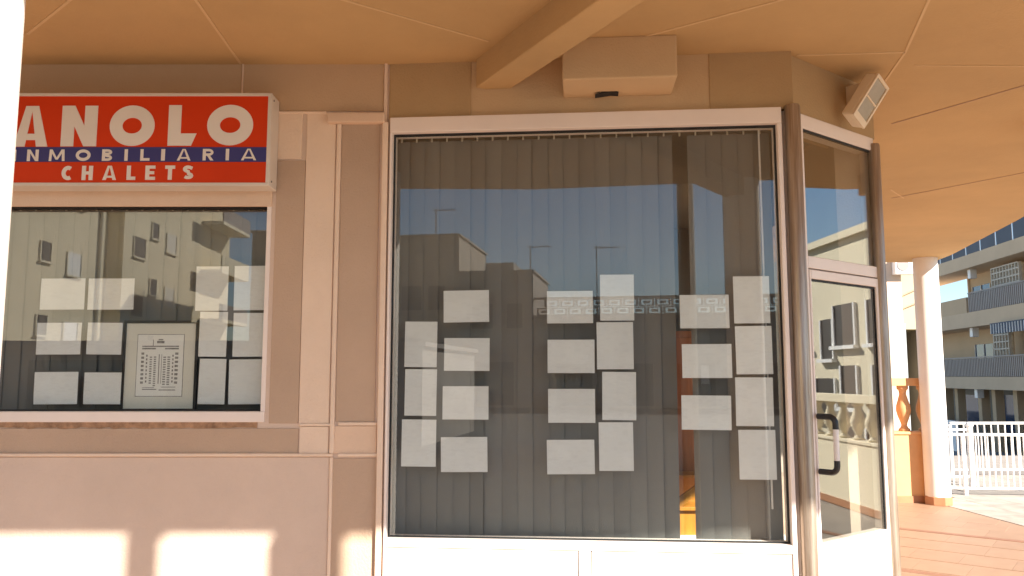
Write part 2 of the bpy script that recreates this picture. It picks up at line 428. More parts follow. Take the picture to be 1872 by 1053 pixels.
# rusted render under the sill
pts = []
u0, z0 = FL.uv(Lx, 783, .004); u1, z1 = FL.uv(470, 779, .004)
n = 70
for i in range(n + 1): pts.append((u0 + (u1 - u0) * i / n, z0 + .005 - random.uniform(0, .012) * (1 - .6 * i / n)))
zt = LZ0 - .05
pts += [(u1, zt + .01), (u0, zt + .01)]
obj('rusted_edge', MB().fpoly(FL, pts, -.004, .0075), M['rust'], shop)

# ---- left window
win_l = obj('left_window', MB().fbox(FL, LU0 - .03, LU1 + .02, LZ0 - .05, LZ0 - .001, -.14, .012), M['alu'], shop, bevel=.003)
fr = MB()
fr.fbox(FL, LU1 - .001, LU1 + .02, LZ0 - .001, LZ1 + .012, -.12, .004)
fr.fbox(FL, LU0 - .03, LU0, LZ0 - .001, LZ1 + .012, -.12, .004)
fr.fbox(FL, LU0, LU1 - .001, LZ1, LZ1 + .012, -.12, .0)
obj('frame', fr, M['alu'], win_l, bevel=.002)
gk = MB()
gk.fbox(FL, LU0, LU1 - .001, LZ1 - .010, LZ1, -.075, -.045); gk.fbox(FL, LU0, LU1 - .001, LZ0 - .001, LZ0 + .006, -.075, -.045)
gk.fbox(FL, LU1 - .007, LU1 - .001, LZ0 + .006, LZ1 - .010, -.075, -.045)
obj('gasket', gk, M['gasket'], win_l)
obj('pane', MB().fbox(FL, LU0, LU1 - .004, LZ0 + .001, LZ1 - .004, -.063, -.057), M['glass'], win_l)

# ---- big display window on the second facet
GU0, GU1, GZ0, GZ1 = [ (a + b) / 2 for a, b in zip(F2.rect(722, 238, 1417, 222, -.02), F2.rect(722, 238, 1417, 222, -.02))]
q = [F2.uv(722, 240, -.02), F2.uv(1416, 222, -.02), F2.uv(709, 981, -.02), F2.uv(1444, 993, -.02)]
GU0 = (q[0][0] + q[2][0]) / 2; GU1 = (q[1][0] + q[3][0]) / 2; GZ1 = (q[0][1] + q[1][1]) / 2; GZ0 = (q[2][1] + q[3][1]) / 2
FT = F2.uv(1000, 208, .02)[1]      # top of the frame
disp = obj('display_window', MB().fbox(F2, .012, U1 - .022, FT - .075, FT, -.09, .03), M['alu'], shop, bevel=.004)
FR0, FR1 = .012, U1 - .022
GT, GB = FT - .075, GZ0
for a_, b_ in ((FR0, GU0), (GU1, FR1)): obj('jamb', MB().fbox(F2, a_, b_, 0, GT, -.09, .03), M['alu'], disp, bevel=.004)
zs = F2.uv(1000, 1006, .03)[1]
obj('bottom_rail', MB().fbox(F2, GU0, GU1, zs, GB, -.09, .028), M['alu'], disp, bevel=.004)
um = F2.uv(1057, 1030, .02)[0]
obj('lower_panel', MB().fbox(F2, GU0, um - .002, .06, zs - .003, -.03, .022), M['alu'], disp, bevel=.003)
obj('lower_panel', MB().fbox(F2, um + .002, um + .058, .06, zs - .003, -.03, .027), M['alu'], disp, bevel=.003)
obj('lower_panel', MB().fbox(F2, um + .062, GU1, .06, zs - .003, -.03, .022), M['alu'], disp, bevel=.003)
obj('kick_plate', MB().fbox(F2, GU0, GU1, 0, .057, -.03, .02), M['alu'], disp)
gk = MB()
for a in ((GU0, GU1, GT - .006, GT), (GU0, GU1, GB, GB + .004), (GU0, GU0 + .004, GB + .004, GT - .006), (GU1 - .004, GU1, GB + .004, GT - .006)):
    gk.fbox(F2, *a, -.035, -.008)
obj('gasket', gk, M['gasket'], disp)
obj('pane', MB().fbox(F2, GU0 + .002, GU1 - .002, GB + .002, GT - .003, -.024, -.018), M['glass'], disp)
obj('backing_panel', MB().fbox(F2, GU0, GU1, 0, zs, -.09, -.034), M['intwall'], disp)
# wall above
obj('upper_wall', MB().fbox(F2, 0, U1, FT, CEIL, -.25, 0), M['ochre'], shop)
def wpanel(F, x0, y0, x1, y1, m, w):
    u0, u1, z0, z1 = F.rect(x0, y0, x1, y1, w)
    obj('wall_panel', MB().fbox(F, u0, u1, max(z0, FT + .004), CEIL + .002, -.004, w), M[m], shop, bevel=.002)
wpanel(F2, 712, 112, 861, 214, 'umber', .005); wpanel(F2, 1297, 100, 1449, 208, 'umber', .005)

# ---- door facet
DT = FT
obj('upper_wall', MB().fbox(F3, .0, U2, DT, CEIL, -.25, 0), M['umber'], shop)
tl, tr_, br_, bl = F3.uv(1470, 231, .008), F3.uv(1597, 281, -.004), F3.uv(1607, 493, -.004), F3.uv(1477, 463, .008)
DU0 = (tl[0] + bl[0]) / 2; DU1 = (tr_[0] + br_[0]) / 2
TZ1, TZ0 = (tl[1] + tr_[1]) / 2, (br_[1] + bl[1]) / 2
k = [F3.uv(1484, 507, .010), F3.uv(1600, 527, -.004), F3.uv(1617, 973, -.004), F3.uv(1503, 990, .010)]
KU0 = (k[0][0] + k[3][0]) / 2; KU1 = (k[1][0] + k[2][0]) / 2; KZ1 = (k[0][1] + k[1][1]) / 2; KZ0 = (k[2][1] + k[3][1]) / 2
JU0, JU1 = .02, U2 - .03
door = obj('door', MB().fbox(F3, JU0, JU1, TZ1, DT, -.09, .008), M['alu'], shop, bevel=.004)
door['label'] = 'white aluminium glazed door set across the corner'
zt0 = F3.uv(1540, 499, .0)[1]
obj('door_frame', MB().fbox(F3, JU0, DU0 - .004, 0, TZ1, -.09, .008).fbox(F3, DU1 + .004, JU1, 0, TZ1, -.09, .008), M['alu'], door, bevel=.004)
obj('transom_bar', MB().fbox(F3, DU0 - .004, DU1 + .004, zt0, TZ0, -.09, .008), M['alu'], door, bevel=.004)
obj('transom_pane', MB().fbox(F3, DU0 - .002, DU1 + .002, TZ0 + .001, TZ1 - .001, -.010, -.004), M['doorglass'], door)
g = MB().fbox(F3, DU0, DU1, TZ1 - .010, TZ1, -.016, -.001).fbox(F3, DU1 - .005, DU1 + .004, TZ0, TZ1 - .010, -.016, -.001)
g.fbox(F3, KU0, KU1, KZ1 - .010, KZ1, -.016, .0).fbox(F3, KU1 - .006, KU1, KZ0, KZ1 - .010, -.016, .0)
obj('gasket', g, M['gasket'], door)
lu0, lu1, lz1 = DU0, DU1, zt0 - .006
leaf = MB().fbox(F3, lu0, KU0, .02, lz1, -.06, .010).fbox(F3, KU1, lu1, .02, lz1, -.06, .010)
leaf.fbox(F3, KU0, KU1, KZ1, lz1, -.06, .010).fbox(F3, KU0, KU1, KZ0 - .085, KZ0, -.06, .010)
obj('leaf_frame', leaf, M['alu'], door, bevel=.004)
obj('kick_panel', MB().fbox(F3, KU0, KU1, .10, KZ0 - .088, -.05, .004), M['alu'], door, bevel=.003)
obj('bottom_rail', MB().fbox(F3, KU0, KU1, .02, .097, -.06, .010), M['alu'], door, bevel=.003)
obj('pane', MB().fbox(F3, KU0 - .001, KU1 + .001, KZ0 - .001, KZ1 + .001, -.010, -.004), M['doorglass'], door)
obj('threshold', MB().fbox(F3, JU0, JU1, 0, .018, -.09, .008), M['grey'], door)
# pull handle
ha = F3.uv(1496, 761, .02); hb = F3.uv(1499, 862, .02)
hu = (ha[0] + hb[0]) / 2; hz1, hz0 = ha[1], hb[1]; HW = .105
def arc(zc, sgn):
    p = [F3.pt(hu, zc, .018)]
    p += [F3.pt(hu, zc, HW - .03)]
    for i in range(1, 6):
        a = math.pi / 2 * i / 5
        p.append(F3.pt(hu, zc + sgn * .03 * (1 - math.cos(a)), HW - .03 + .03 * math.sin(a)))
    p.append(F3.pt(hu, zc + sgn * .055, HW))
    return p
obj('handle_bracket', MB().path(arc(hz1, -1), .0135, 12), M['black'], door, smooth=True)
obj('handle_bracket', MB().path(arc(hz0, 1), .0135, 12), M['black'], door, smooth=True)
obj('handle_bar', MB().tube(F3.pt(hu, hz0 + .05, HW), F3.pt(hu, hz1 - .05, HW), .0125, 14), M['handle'], door, smooth=True)

# ---- round corner posts
def post(c, r, top):
    o = obj('corner_post', MB().lathe((c.x, c.y, 0), [(r, 0), (r, top - .012), (r * .9, top - .002), (r * .5, top)], 28), M['bronze'], shop, smooth=True)
    return o
post(F2.pt(F2.uv(1453, 300, .02)[0], 0, .012), .036, FT + .012)
post(F3.pt(F3.uv(1618, 600, .02)[0], 0, .006), .031, FT - .03)

# ---- side wall going back from the door, and the room behind
F4 = Facet((P2.x, P2.y), (.12, 1)); 
obj('side_wall', MB().fbox(F4, .03, 6.2, 0, .25, -.2, -.02), M['plaster'], shop)
obj('side_wall', MB().fbox(F4, .03, 6.2, 2.7, CEIL, -.2, -.02), M['plaster'], shop)
obj('side_wall', MB().fbox(F4, 2.9, 6.2, .25, 2.7, -.2, -.02).fbox(F4, .03, 1.3, .25, 2.7, -.2, -.02), M['plaster'], shop)
sw_ = obj('added_side_window', MB().fbox(F4, 1.3, 2.9, .25, .32, -.1, -.02), M['alu'], shop)  # unseen window added so sun can reach the wooden steps
obj('pane', MB().fbox(F4, 1.31, 2.89, .32, 2.7, -.06, -.054), M['glass'], sw_)
obj('mullion', MB().fbox(F4, 2.07, 2.13, .32, 2.7, -.1, -.02), M['alu'], sw_)
room = MB()
room.box(-3.6, 2.2, 7.6, 7.75, 0, 3.04); room.box(-3.75, -3.6, WY - .1, 7.75, 0, 3.04)
obj('interior_wall', room, M['intwall'], shop)
inpoly = [(-3.6, WY - .2), (P0.x, WY - .2), (P1.x - .05, P1.y + .12), (P2.x - .12, P2.y + .1), (P2.x + .4, 7.6), (-3.6, 7.6)]
inpoly = [(-3.6, WY + .26), (P0.x, WY + .26), (P1.x, P1.y + .13), (P2.x - .12, P2.y + .05), (P2.x + .2, 7.6), (-3.6, 7.6)]
obj('interior_floor', MB().prism(inpoly, .0, .016), M['intfloor'], shop)
obj('interior_ceiling', MB().prism(inpoly, 3.0, 3.05), M['intwall'], shop)

# ---- columns
def column(c, r, lab, top=CEIL):
    o = obj('column', MB().lathe((c[0], c[1], .0), [(r, .0), (r, top - .03), (r * 1.0, top + .003)], 48), M['column'], shop, smooth=True)
    o['label'] = lab
    obj('column_base', MB().lathe((c[0], c[1], 0), [(r * 1.12, 0), (r * 1.12, .095), (r * 1.02, .105)], 8), M['skirt'], o)
cR = on_z(1715, 925, 0); cRc = Vector((cR.x + .085, cR.y + .15, 0))
column((cRc.x, cRc.y), .148, 'round white column at the far end of the canopy')
column((-1.362, 1.85), .165, 'sunlit round white column at the left edge')
column((colC.x, colC.y), .14, 'round white column mirrored at the right of the big window')
for k_, (x, y) in enumerate(((3.62, 2.6),)):
    column((x, y), .165, 'round white column at the side edge of the canopy')
# cream beam out to that side column (seen in the door glass)
sb0, sb1 = Vector((3.2, 4.75, 0)), Vector((3.95, 4.5, 0)); d = (sb1 - sb0); L_ = d.length; d.normalize(); nn = Vector((-d.y, d.x, 0))
obj('ceiling_beam', MB().obox((sb0 + sb1) / 2 + Vector((0, 0, CEIL - .075)), d * L_ / 2, nn * .08, Vector((0, 0, .08))), M['ceiling'], shop)

# ================================================================== SIGN
sx0, sx1 = -14, 488
SW = .13
su0, su1, sz0, sz1 = FL.rect(sx0, 176, sx1, 334, SW)
sign = thing('shop_sign', (su1, WY - .02, sz0 - .02), 'red and blue lightbox sign reading ANOLO INMOBILIARIA CHALETS above left window', 'sign')
case = MB().fbox(FL, su0 - .012, su1 + .018, sz0 - .015, sz1 + .015, .0105, SW - .006)
obj('cabinet', case, M['signcase'], sign, bevel=.004)
rim = MB().fbox(FL, su0 - .012, su1 + .018, sz1, sz1 + .015, SW - .006, SW + .004).fbox(FL, su0 - .012, su1 + .018, sz0 - .015, sz0, SW - .006, SW + .004)
rim.fbox(FL, su1, su1 + .018, sz0, sz1, SW - .006, SW + .003).fbox(FL, su0 - .012, su0, sz0, sz1, SW - .006, SW + .003)
obj('rim', rim, M['signcase'], sign, bevel=.002)
obj('face', MB().fbox(FL, su0, su1, sz0, sz1, SW - .006, SW), M['red'], sign)
zb_t, zb_b = FL.uv(240, 269, SW)[1], FL.uv(240, 296, SW)[1]
obj('band', MB().fbox(FL, su0, su1, zb_b, zb_t, SW - .001, SW + .0015), M['blue'], sign)

for zz in (sz0 + .012, sz1 - .012):
    obj('screw', MB().tube(FL.pt(su1 + .017, zz, SW - .03), FL.pt(su1 + .0205, zz, SW - .03), .005, 10), M['antenna'], sign)
def stroke(pts, s):
    L2, R2 = [], []
    for i, p in enumerate(pts):
        a = Vector(pts[max(i - 1, 0)]); b = Vector(pts[min(i + 1, len(pts) - 1)]); d = (b - a)
        if d.length == 0: d = Vector((1, 0))
        d.normalize(); nrm = Vector((-d.y, d.x)) * s / 2
        L2.append((p[0] + nrm.x, p[1] + nrm.y)); R2.append((p[0] - nrm.x, p[1] - nrm.y))
    return [[R2[i], R2[i + 1], L2[i + 1], L2[i]] for i in range(len(pts) - 1)]
def arcp(cx, cy, rx, ry, a0, a1, n=20):
    return [(cx + rx * math.cos(R(a0 + (a1 - a0) * i / n)), cy + ry * math.sin(R(a0 + (a1 - a0) * i / n))) for i in range(n + 1)]
def ring(w, s, n=40):
    o = arcp(w / 2, .5, w / 2, .5, 0, 360, n); i_ = arcp(w / 2, .5, w / 2 - s, .5 - s, 0, 360, n)
    return [[o[k], o[k + 1], i_[k + 1], i_[k]] for k in range(n)]
def glyph(chr_, w, s):
    """letter in a cell of width w, height 1; groups of polygons (each group on its own level)"""
    q = lambda x0, y0, x1, y1: [[(x0, y0), (x1, y0), (x1, y1), (x0, y1)]]
    if chr_ == 'O': return [ring(w, s)]
    if chr_ == 'I': return [q(0, 0, w, 1)]
    if chr_ == 'L': return [q(0, 0, s, 1), [[(s, 0), (w - .12, 0), (w, .3), (s, .3)]]] if s > .29 else [q(0, 0, s, 1), q(s, 0, w, s * .85)]
    if chr_ == 'T': return [q(0, 1 - s * .85, w, 1), q(w / 2 - s / 2, 0, w / 2 + s / 2, 1 - s * .85)]
    if chr_ == 'H': return [q(0, 0, s, 1), q(w - s, 0, w, 1), q(s, .5 - s * .4, w - s, .5 + s * .4)]
    if chr_ == 'E': return [q(0, 0, s, 1), q(s, 0, w, s * .8), q(s, 1 - s * .8, w, 1), q(s, .5 - s * .38, w * .9, .5 + s * .38)]
    if chr_ == 'N': return [q(0, 0, s, 1), q(w - s, 0, w, 1), [[(s, 1), (s * .62, 1), (s, .62), (w - s, 0), (w - s * .62, 0), (w - s, .38)]][:0] or [[(s * .2, 1), (s, 1), (w - s * .2, 0), (w - s, 0)]]]
    if chr_ == 'A': return [[[(0, 0), (s * .88, 0), (w / 2 + s * .06, 1), (w / 2 - s * .5, 1)]], [[(w - s * .88, 0), (w, 0), (w / 2 + s * .5, 1), (w / 2 - s * .06, 1)]], q(w * .25, .16, w * .75, .16 + s * .5)]
    if chr_ == 'M': return [[[(0, 0), (s * .85, 0), (s * 1.05, 1), (s * .2, 1)]], [[(w - s * .85, 0), (w, 0), (w - s * .2, 1), (w - s * 1.05, 1)]],
                            [[(s * .25, 1), (s * 1.1, 1), (w / 2 + s * .35, .12), (w / 2 - s * .35, .12)]], [[(w - s * 1.1, 1), (w - s * .25, 1), (w / 2 + s * .35, .12), (w / 2 - s * .35, .12)]]]
    if chr_ == 'C': return [stroke(arcp(w * .62, .5, w * .62 - s / 2, .5 - s / 2, 58, 302), s)]
    if chr_ == 'S': return [stroke([(w * .92, .80)] + arcp(w * .5, .74, w * .36, .26 - s / 2 + .02, 40, 270, 12)[0:] + arcp(w * .5, .28, w * .36, .26 - s / 2, 80, -150, 12), s * .85)]
    if chr_ == 'B': return [q(0, 0, s, 1), stroke([(s, 1 - s * .4)] + arcp(w * .5, .75, w * .42 - s / 2 + .06, .25 - s * .4, 90, -90, 10) + [(s, .5 + s * .4 - .0)], s * .8), stroke([(s, .5 - s * .05)] + arcp(w * .52, .26, w * .48 - s / 2, .26 - s * .4, 90, -90, 10) + [(s, s * .4)], s * .8)]
    if chr_ == 'R': return [q(0, 0, s, 1), stroke([(s, 1 - s * .4)] + arcp(w * .52, .70, w * .48 - s / 2, .30 - s * .4, 90, -90, 12) + [(s, .40 + s * .4)], s * .8), [[(w * .36, .46), (w * .36 + s, .46), (w, 0), (w - s * 1.1, 0)]]]
def word(items, y0, y1, sfrac, slope):
    for chr_, x0, x1 in items:
        dy = slope * (x0 + x1 - 500) / 2
        ua, ub, za, zb = FL.rect(x0, y0 + dy, x1, y1 + dy, SW)
        h = zb - za; mb = MB()
        for lv, grp in enumerate(glyph(chr_, (ub - ua) / h, sfrac)):
            for pl in grp: mb.fpoly(FL, [(ua + x * h, za + y * h) for x, y in pl], SW - .001, SW + .0028 + lv * .0004)
        obj('letter', mb, M['letter'], sign)
word([('A', 27, 89), ('N', 113, 178), ('O', 201, 283), ('L', 308, 360), ('O', 379, 463)], 193, 267, .305, -.006)
word([('I', 25, 30), ('N', 50, 71), ('M', 90, 119), ('O', 139, 166), ('B', 187, 206), ('I', 228, 234), ('L', 257, 274), ('I', 295, 302), ('A', 324, 349), ('R', 371, 391), ('I', 413, 419), ('A', 441, 469)], 273, 294, .26, -.004)
word([('C', 113, 132), ('H', 150, 170), ('A', 188, 213), ('L', 232, 248), ('E', 266, 284), ('T', 302, 320), ('S', 335, 353)], 303, 329, .27, -.004)

# ================================================================== FLOODLIGHT over the door
fl0 = F3.uv(1553, 178, .0)
flo = thing('floodlight', F3.pt(fl0[0], fl0[1] - .1, .01), 'cream rectangular floodlight tilted on its bracket above the door', 'lamp')
c0 = F3.pt(fl0[0] + .0, fl0[1], .0)
obj('bracket', MB().fbox(F3, fl0[0] - .035, fl0[0] + .05, fl0[1] - .055, fl0[1] + .05, -.002, .085), M['lampcase'], flo, bevel=.006)
# housing: aimed outwards, downwards and to the right of the door
cc = on_y(1581, 184, (F3.pt(fl0[0], 0, .17)).y)
fn = Vector((.50, -.80, -.36)).normalized()          # glass normal
la = (ray(1612, 146) - ray(1560, 222)); la = la - fn * la.dot(fn); la.normalize()   # long axis lies in the glass plane
sa = fn.cross(la).normalized()
HL, HS, HD = .122, .062, .036
def hb(name, a0, a1, s0, s1, d0, d1, m, bev=.0, par=flo):
    c = cc + la * (a0 + a1) / 2 + sa * (s0 + s1) / 2 + fn * (d0 + d1) / 2
    return obj(name, MB().obox(c, la * (a1 - a0) / 2, sa * (s1 - s0) / 2, fn * (d1 - d0) / 2), M[m], par, bevel=bev)
hs_ = hb('housing', -HL, HL, -HS, HS, -HD, HD - .006, 'lampcase', .010)
hb('glass_plate', -HL + .032, -.002, -HS + .012, HS - .012, HD - .012, HD - .002, 'lampglass', 0, hs_)
hb('glass_plate', .006, HL - .016, -HS + .012, HS - .012, HD - .012, HD - .002, 'lampglass', 0, hs_)
for a in ((-HL, -HL + .032, -HS, HS), (HL - .016, HL, -HS, HS), (-HL + .032, HL - .016, -HS, -HS + .012), (-HL + .032, HL - .016, HS - .012, HS), (-.002, .006, -HS + .012, HS - .012)):
    hb('rim', *a, HD - .010, HD + .004, 'lampcase', .002, hs_)
obj('arm', MB().tube(c0 + F3.n * .06, cc - fn * (HD - .008), .02, 12), M['lampcase'], flo)

# ================================================================== BLINDS
def blind(F, u0, u1, z0, z1, wb, pitch, lab, skip, extra, clip_cover, wand=None):
    b = thing('vertical_blind', F.pt((u0 + u1) / 2, z0, wb), lab, 'blind')
    obj('head_rail', MB().fbox(F, u0, u1, z1, z1 + .032, wb - .022, wb + .022), M['rail'], b, bevel=.002)
    n = int((u1 - u0) / pitch)
    W2 = pitch * .55
    for i in range(n):
        uc = u0 + pitch * (i + .5)
        cl = MB().fbox(F, uc - .004, uc + .004, z1 - .028, z1 + .001, wb - .004, wb + .006)
        if i % 1 == 0: obj('clip', cl, M['clip'], b)
        if i in skip: continue
        a = R(random.uniform(3, 7)) + extra.get(i, 0)
        uc += random.uniform(-.003, .003)
        mb = MB(); nz = 2; k = 4
        pts = []
        sh = random.uniform(-.004, .004)
        for zi, zz in ((0, z0 + random.uniform(0, .006)), (1, z1 - .024)):
            for j in range(k + 1):
                s_ = (j / k - .5) * 2
                cu = .0015 * (1 - s_ * s_)
                pts.append(F.pt(uc + s_ * W2 * math.cos(a) + (sh if zi == 0 else 0), zz, wb + s_ * W2 * math.sin(a) + cu))
        mb.add(pts, [(j, j + 1, k + 2 + j, k + 1 + j) for j in range(k)])
        mb.add([p - F.n * .0012 for p in pts], [(k + 1 + j, k + 2 + j, j + 1, j) for j in range(k)])
        o = obj('slat', mb, M['slat'], b, smooth=True)
    if wand:
        obj('wand', MB().tube(wand[0], wand[1], .0045, 8), M['white'], b)
    return b
px_gap = F2.uv(1256, 850, -.12)[0]
pitch2 = .0765
bu0 = GU0 - .02
gi = int(round((px_gap - bu0) / pitch2 - .5))
bu0 = px_gap - pitch2 * (gi + .5)
bu1 = bu0 + pitch2 * (int((GU1 + .05 - bu0) / pitch2) + .001)
zr = F2.uv(1000, 245, -.12)[1]
wa = F2.uv(1406, 868, -.11); wb_ = F2.uv(1410, 929, -.11)
blind(F2, bu0, bu1, GB - .05, zr, -.12, pitch2, 'grey vertical slat blind behind the big display window', {gi}, {gi - 1: R(10), gi + 1: R(4), 5: R(10), 4: R(-4), 6: R(-2), 9: R(4)}, True,
      (F2.pt(wa[0], zr, -.085), F2.pt(wb_[0], wb_[1], -.085)))
blind(FL, LU0 - .02, LU1 + .03, LZ0 - .06, LZ1 + .03, -.155, .0765, 'grey vertical slat blind behind the left window', set(), {8: R(5), 13: R(6)}, True)

# ================================================================== SHEETS OF PAPER ON THE GLASS
def sheet(F, w, rc, lab, grp):
    u0, u1, z0, z1 = F.rect(*rc, w)
    cu, cz = (u0 + u1) / 2, (z0 + z1) / 2; hu, hz = (u1 - u0) / 2, (z1 - z0) / 2
    a = R(random.uniform(-.7, .7)); n = 5; c_ = random.uniform(.001, .004); d_ = random.choice((0, 1, 2, 3)); e_ = random.uniform(.0, .007)
    mb = MB()
    def grid(off):
        v = []
        for j in range(n + 1):
            for i in range(n + 1):
                s, t = 2 * i / n - 1, 2 * j / n - 1
                k = c_ * (1 - s * s) + e_ * max(0, (s if d_ & 1 else -s) + (t if d_ & 2 else -t) - 1.1) ** 2
                x, y = s * hu, t * hz
                v.append(F.pt(cu + x * math.cos(a) - y * math.sin(a), cz + x * math.sin(a) + y * math.cos(a), w - k * .6 - off))
        return v
    g1 = grid(0); g2 = grid(.0005); m_ = n + 1
    f = [(j * m_ + i, j * m_ + i + 1, (j + 1) * m_ + i + 1, (j + 1) * m_ + i) for j in range(n) for i in range(n)]
    mb.add(g1, f); mb.add(g2, [q[::-1] for q in f])
    N2 = m_ * m_
    edge = [i for i in range(m_)] + [j * m_ + n for j in range(1, m_)] + [n * m_ + i for i in range(n - 1, -1, -1)] + [j * m_ for j in range(n - 1, 0, -1)]
    b0_ = 0
    mb.f += [(edge[i], edge[(i + 1) % len(edge)], edge[(i + 1) % len(edge)] + N2, edge[i] + N2) for i in range(len(edge))]
    o = obj('paper_sheet', mb, M['paper'], smooth=True)
    tag(o, lab, 'paper', grp)
rows4 = ('topmost', 'second from top', 'third from top', 'lowest'); rows3 = ('topmost', 'middle', 'lowest')
cols = [
    ('upright sheet', 'leftmost column of the big window', [(740, 588, 799, 671), (740, 675, 798, 760), (734, 767, 797, 853)]),
    ('wide sheet', 'second column of the big window', [(811, 531, 894, 589), (812, 618, 895, 678), (809, 706, 893, 767), (806, 799, 891, 863)]),
    ('wide sheet', 'third column of the big window', [(1000, 532, 1084, 591), (1001, 621, 1087, 682), (1002, 711, 1088, 773), (1000, 804, 1087, 867)]),
    ('upright sheet', 'fourth column of the big window', [(1097, 502, 1159, 586), (1091, 589, 1158, 675), (1101, 680, 1163, 768), (1095, 772, 1158, 861)]),
    ('wide sheet', 'fifth column, over the gap in the blind', [(1243, 539, 1333, 600), (1247, 629, 1338, 691), (1246, 723, 1337, 786)]),
    ('upright sheet', 'rightmost column of the big window', [(1341, 505, 1407, 591), (1345, 596, 1412, 684), (1345, 690, 1414, 779), (1351, 786, 1419, 877)])]
for kind, where, rs in cols:
    for nm, r_ in zip(rows4 if len(rs) == 4 else rows3, rs):
        sheet(F2, -.0245, r_, 'blank white %s, %s in the %s' % (kind, nm, where), 'papers on the big window')
lcols = [
    ('wide sheet', 'leftmost column of the left window', [(74, 509, 155, 566), (67, 590, 148, 648), (62, 680, 142, 739)]),
    ('wide sheet', 'second column of the left window', [(161, 509, 245, 566), (159, 590, 223, 648), (153, 681, 221, 739)]),
    ('upright sheet', 'column right of the framed print', [(358, 487, 417, 568), (364, 570, 415, 652), (363, 656, 412, 739)]),
    ('upright sheet', 'rightmost column of the left window', [(428, 486, 486, 567), (426, 572, 484, 652), (418, 657, 478, 739)])]
for kind, where, rs in lcols:
    for nm, r_ in zip(rows3, rs):
        sheet(FL, -.0635, r_, 'blank white %s, %s in the %s' % (kind, nm, where), 'papers on the left window')

# ================================================================== FRAMED PRINT leaning in the left window
fw = -.072
fu0, fu1, fz0, fz1 = FL.rect(224, 586, 361, 749, fw)
fz0 = LZ0 - .001
ft = thing('framed_print', FL.pt((fu0 + fu1) / 2, fz0, fw), 'black framed print of a many windowed building in the left window', 'picture')
t = .0135
obj('frame', MB().fbox(FL, fu0, fu1, fz1 - t, fz1, fw - .012, fw + .006).fbox(FL, fu0, fu1, fz0, fz0 + t * .8, fw - .012, fw + .006)
    .fbox(FL, fu0, fu0 + t * .8, fz0 + t * .8, fz1 - t, fw - .012, fw + .006).fbox(FL, fu1 - t, fu1, fz0 + t * .8, fz1 - t, fw - .012, fw + .006), M['frame'], ft, bevel=.0015)
obj('mount', MB().fbox(FL, fu0 + .005, fu1 - .005, fz0 + .005, fz1 - .005, fw - .008, fw - .002), M['mount'], ft)
qu0, qu1, qz0, qz1 = FL.rect(250, 612, 334, 724, fw)
obj('print_border', MB().fbox(FL, qu0 - .003, qu1 + .003, qz0 - .003, qz1 + .003, fw - .003, fw - .0012), M['ink'], ft)
pr = obj('print', MB().fbox(FL, qu0, qu1, qz0, qz1, fw - .002, fw - .0004), M['print'], ft)
ink = MB()
pw_, ph_ = qu1 - qu0, qz1 - qz0
def ir(x0, y0, x1, y1): ink.fbox(FL, qu0 + x0 * pw_, qu0 + x1 * pw_, qz0 + y0 * ph_, qz0 + y1 * ph_, fw - .001, fw + .0002)
for cx_, wd, y0_, y1_, nn_ in ((.12, .06, .20, .74, 8), (.86, .07, .20, .74, 8), (.30, .05, .20, .66, 12), (.39, .05, .16, .66, 14), (.60, .06, .18, .66, 12), (.69, .06, .18, .66, 13), (.21, .03, .22, .70, 8), (.78, .03, .22, .70, 8)):
    for i in range(nn_):
        y = y0_ + (y1_ - y0_) * i / nn_
        ir(cx_ - wd / 2, y, cx_ + wd / 2, y + (y1_ - y0_) / nn_ * .55)
ir(.10, .80, .90, .82); ir(.10, .76, .40, .785); ir(.60, .76, .90, .785); ir(.42, .86, .58, .90); ir(.45, .91, .55, .93); ir(.33, .82, .345, .92); ir(.14, .10, .45, .115); ir(.50, .09, .86, .105); ir(.47, .2, .49, .68); ir(.53, .2, .54, .68)
ir(.14, .13, .40, .14); ir(.55, .14, .86, .15)
obj('drawing', ink, M['ink'], ft)

# ================================================================== WOODEN STEPS inside, seen through the blind gap
SY = 6.6
wu = on_y(1258, 930, SY).x
ws = thing('wooden_steps', (wu, SY, .016), 'orange wooden steps inside, showing through the blind gap', 'steps')
obj('base_box', MB().box(wu - .36, wu + .36, SY - .06, SY + .5, .016, .345), M['white'], ws)
obj('riser', MB().box(wu - .36, wu + .36, SY + .0, SY + .02, .346, .54), M['wood'], ws)
obj('tread', MB().box(wu - .37, wu + .37, SY - .04, SY + .26, .541, .57), M['wood'], ws, bevel=.003)
obj('riser', MB().box(wu - .36, wu + .36, SY + .22, SY + .24, .571, .76), M['wood'], ws)
obj('tread', MB().box(wu - .37, wu + .37, SY + .18, SY + .48, .761, .79), M['wood'], ws, bevel=.003)
obj('brace', MB().obox((wu + .0, SY - .02, .655), Vector((.16, 0, .11)), Vector((0, .012, 0)), Vector((-.018, 0, .03))), M['wood'], ws)
for s_ in (-1, 1):
    obj('stringer', MB().box(wu + s_ * .39 - .014, wu + s_ * .39 + .014, SY - .05, SY + .5, .016, .80), M['wood'], ws)
cb = obj('cabinet', MB().box(wu - .5, wu + .42, 7.15, 7.55, .016, 2.0), M['redwood'])
tag(cb, 'tall dark red wooden cabinet behind the steps inside', 'cabinet')
for s_ in (-1, 1):
    d_ = obj('door', MB().box(wu - .04 + s_ * .225 - .21, wu - .04 + s_ * .225 + .21, 7.125, 7.149, .1, 1.94), M['redwood'], cb, bevel=.004)
    obj('knob', MB().tube((wu - .04 + s_ * .06, 7.125, 1.05), (wu - .04 + s_ * .06, 7.095, 1.05), .014, 10), M['grey'], d_)

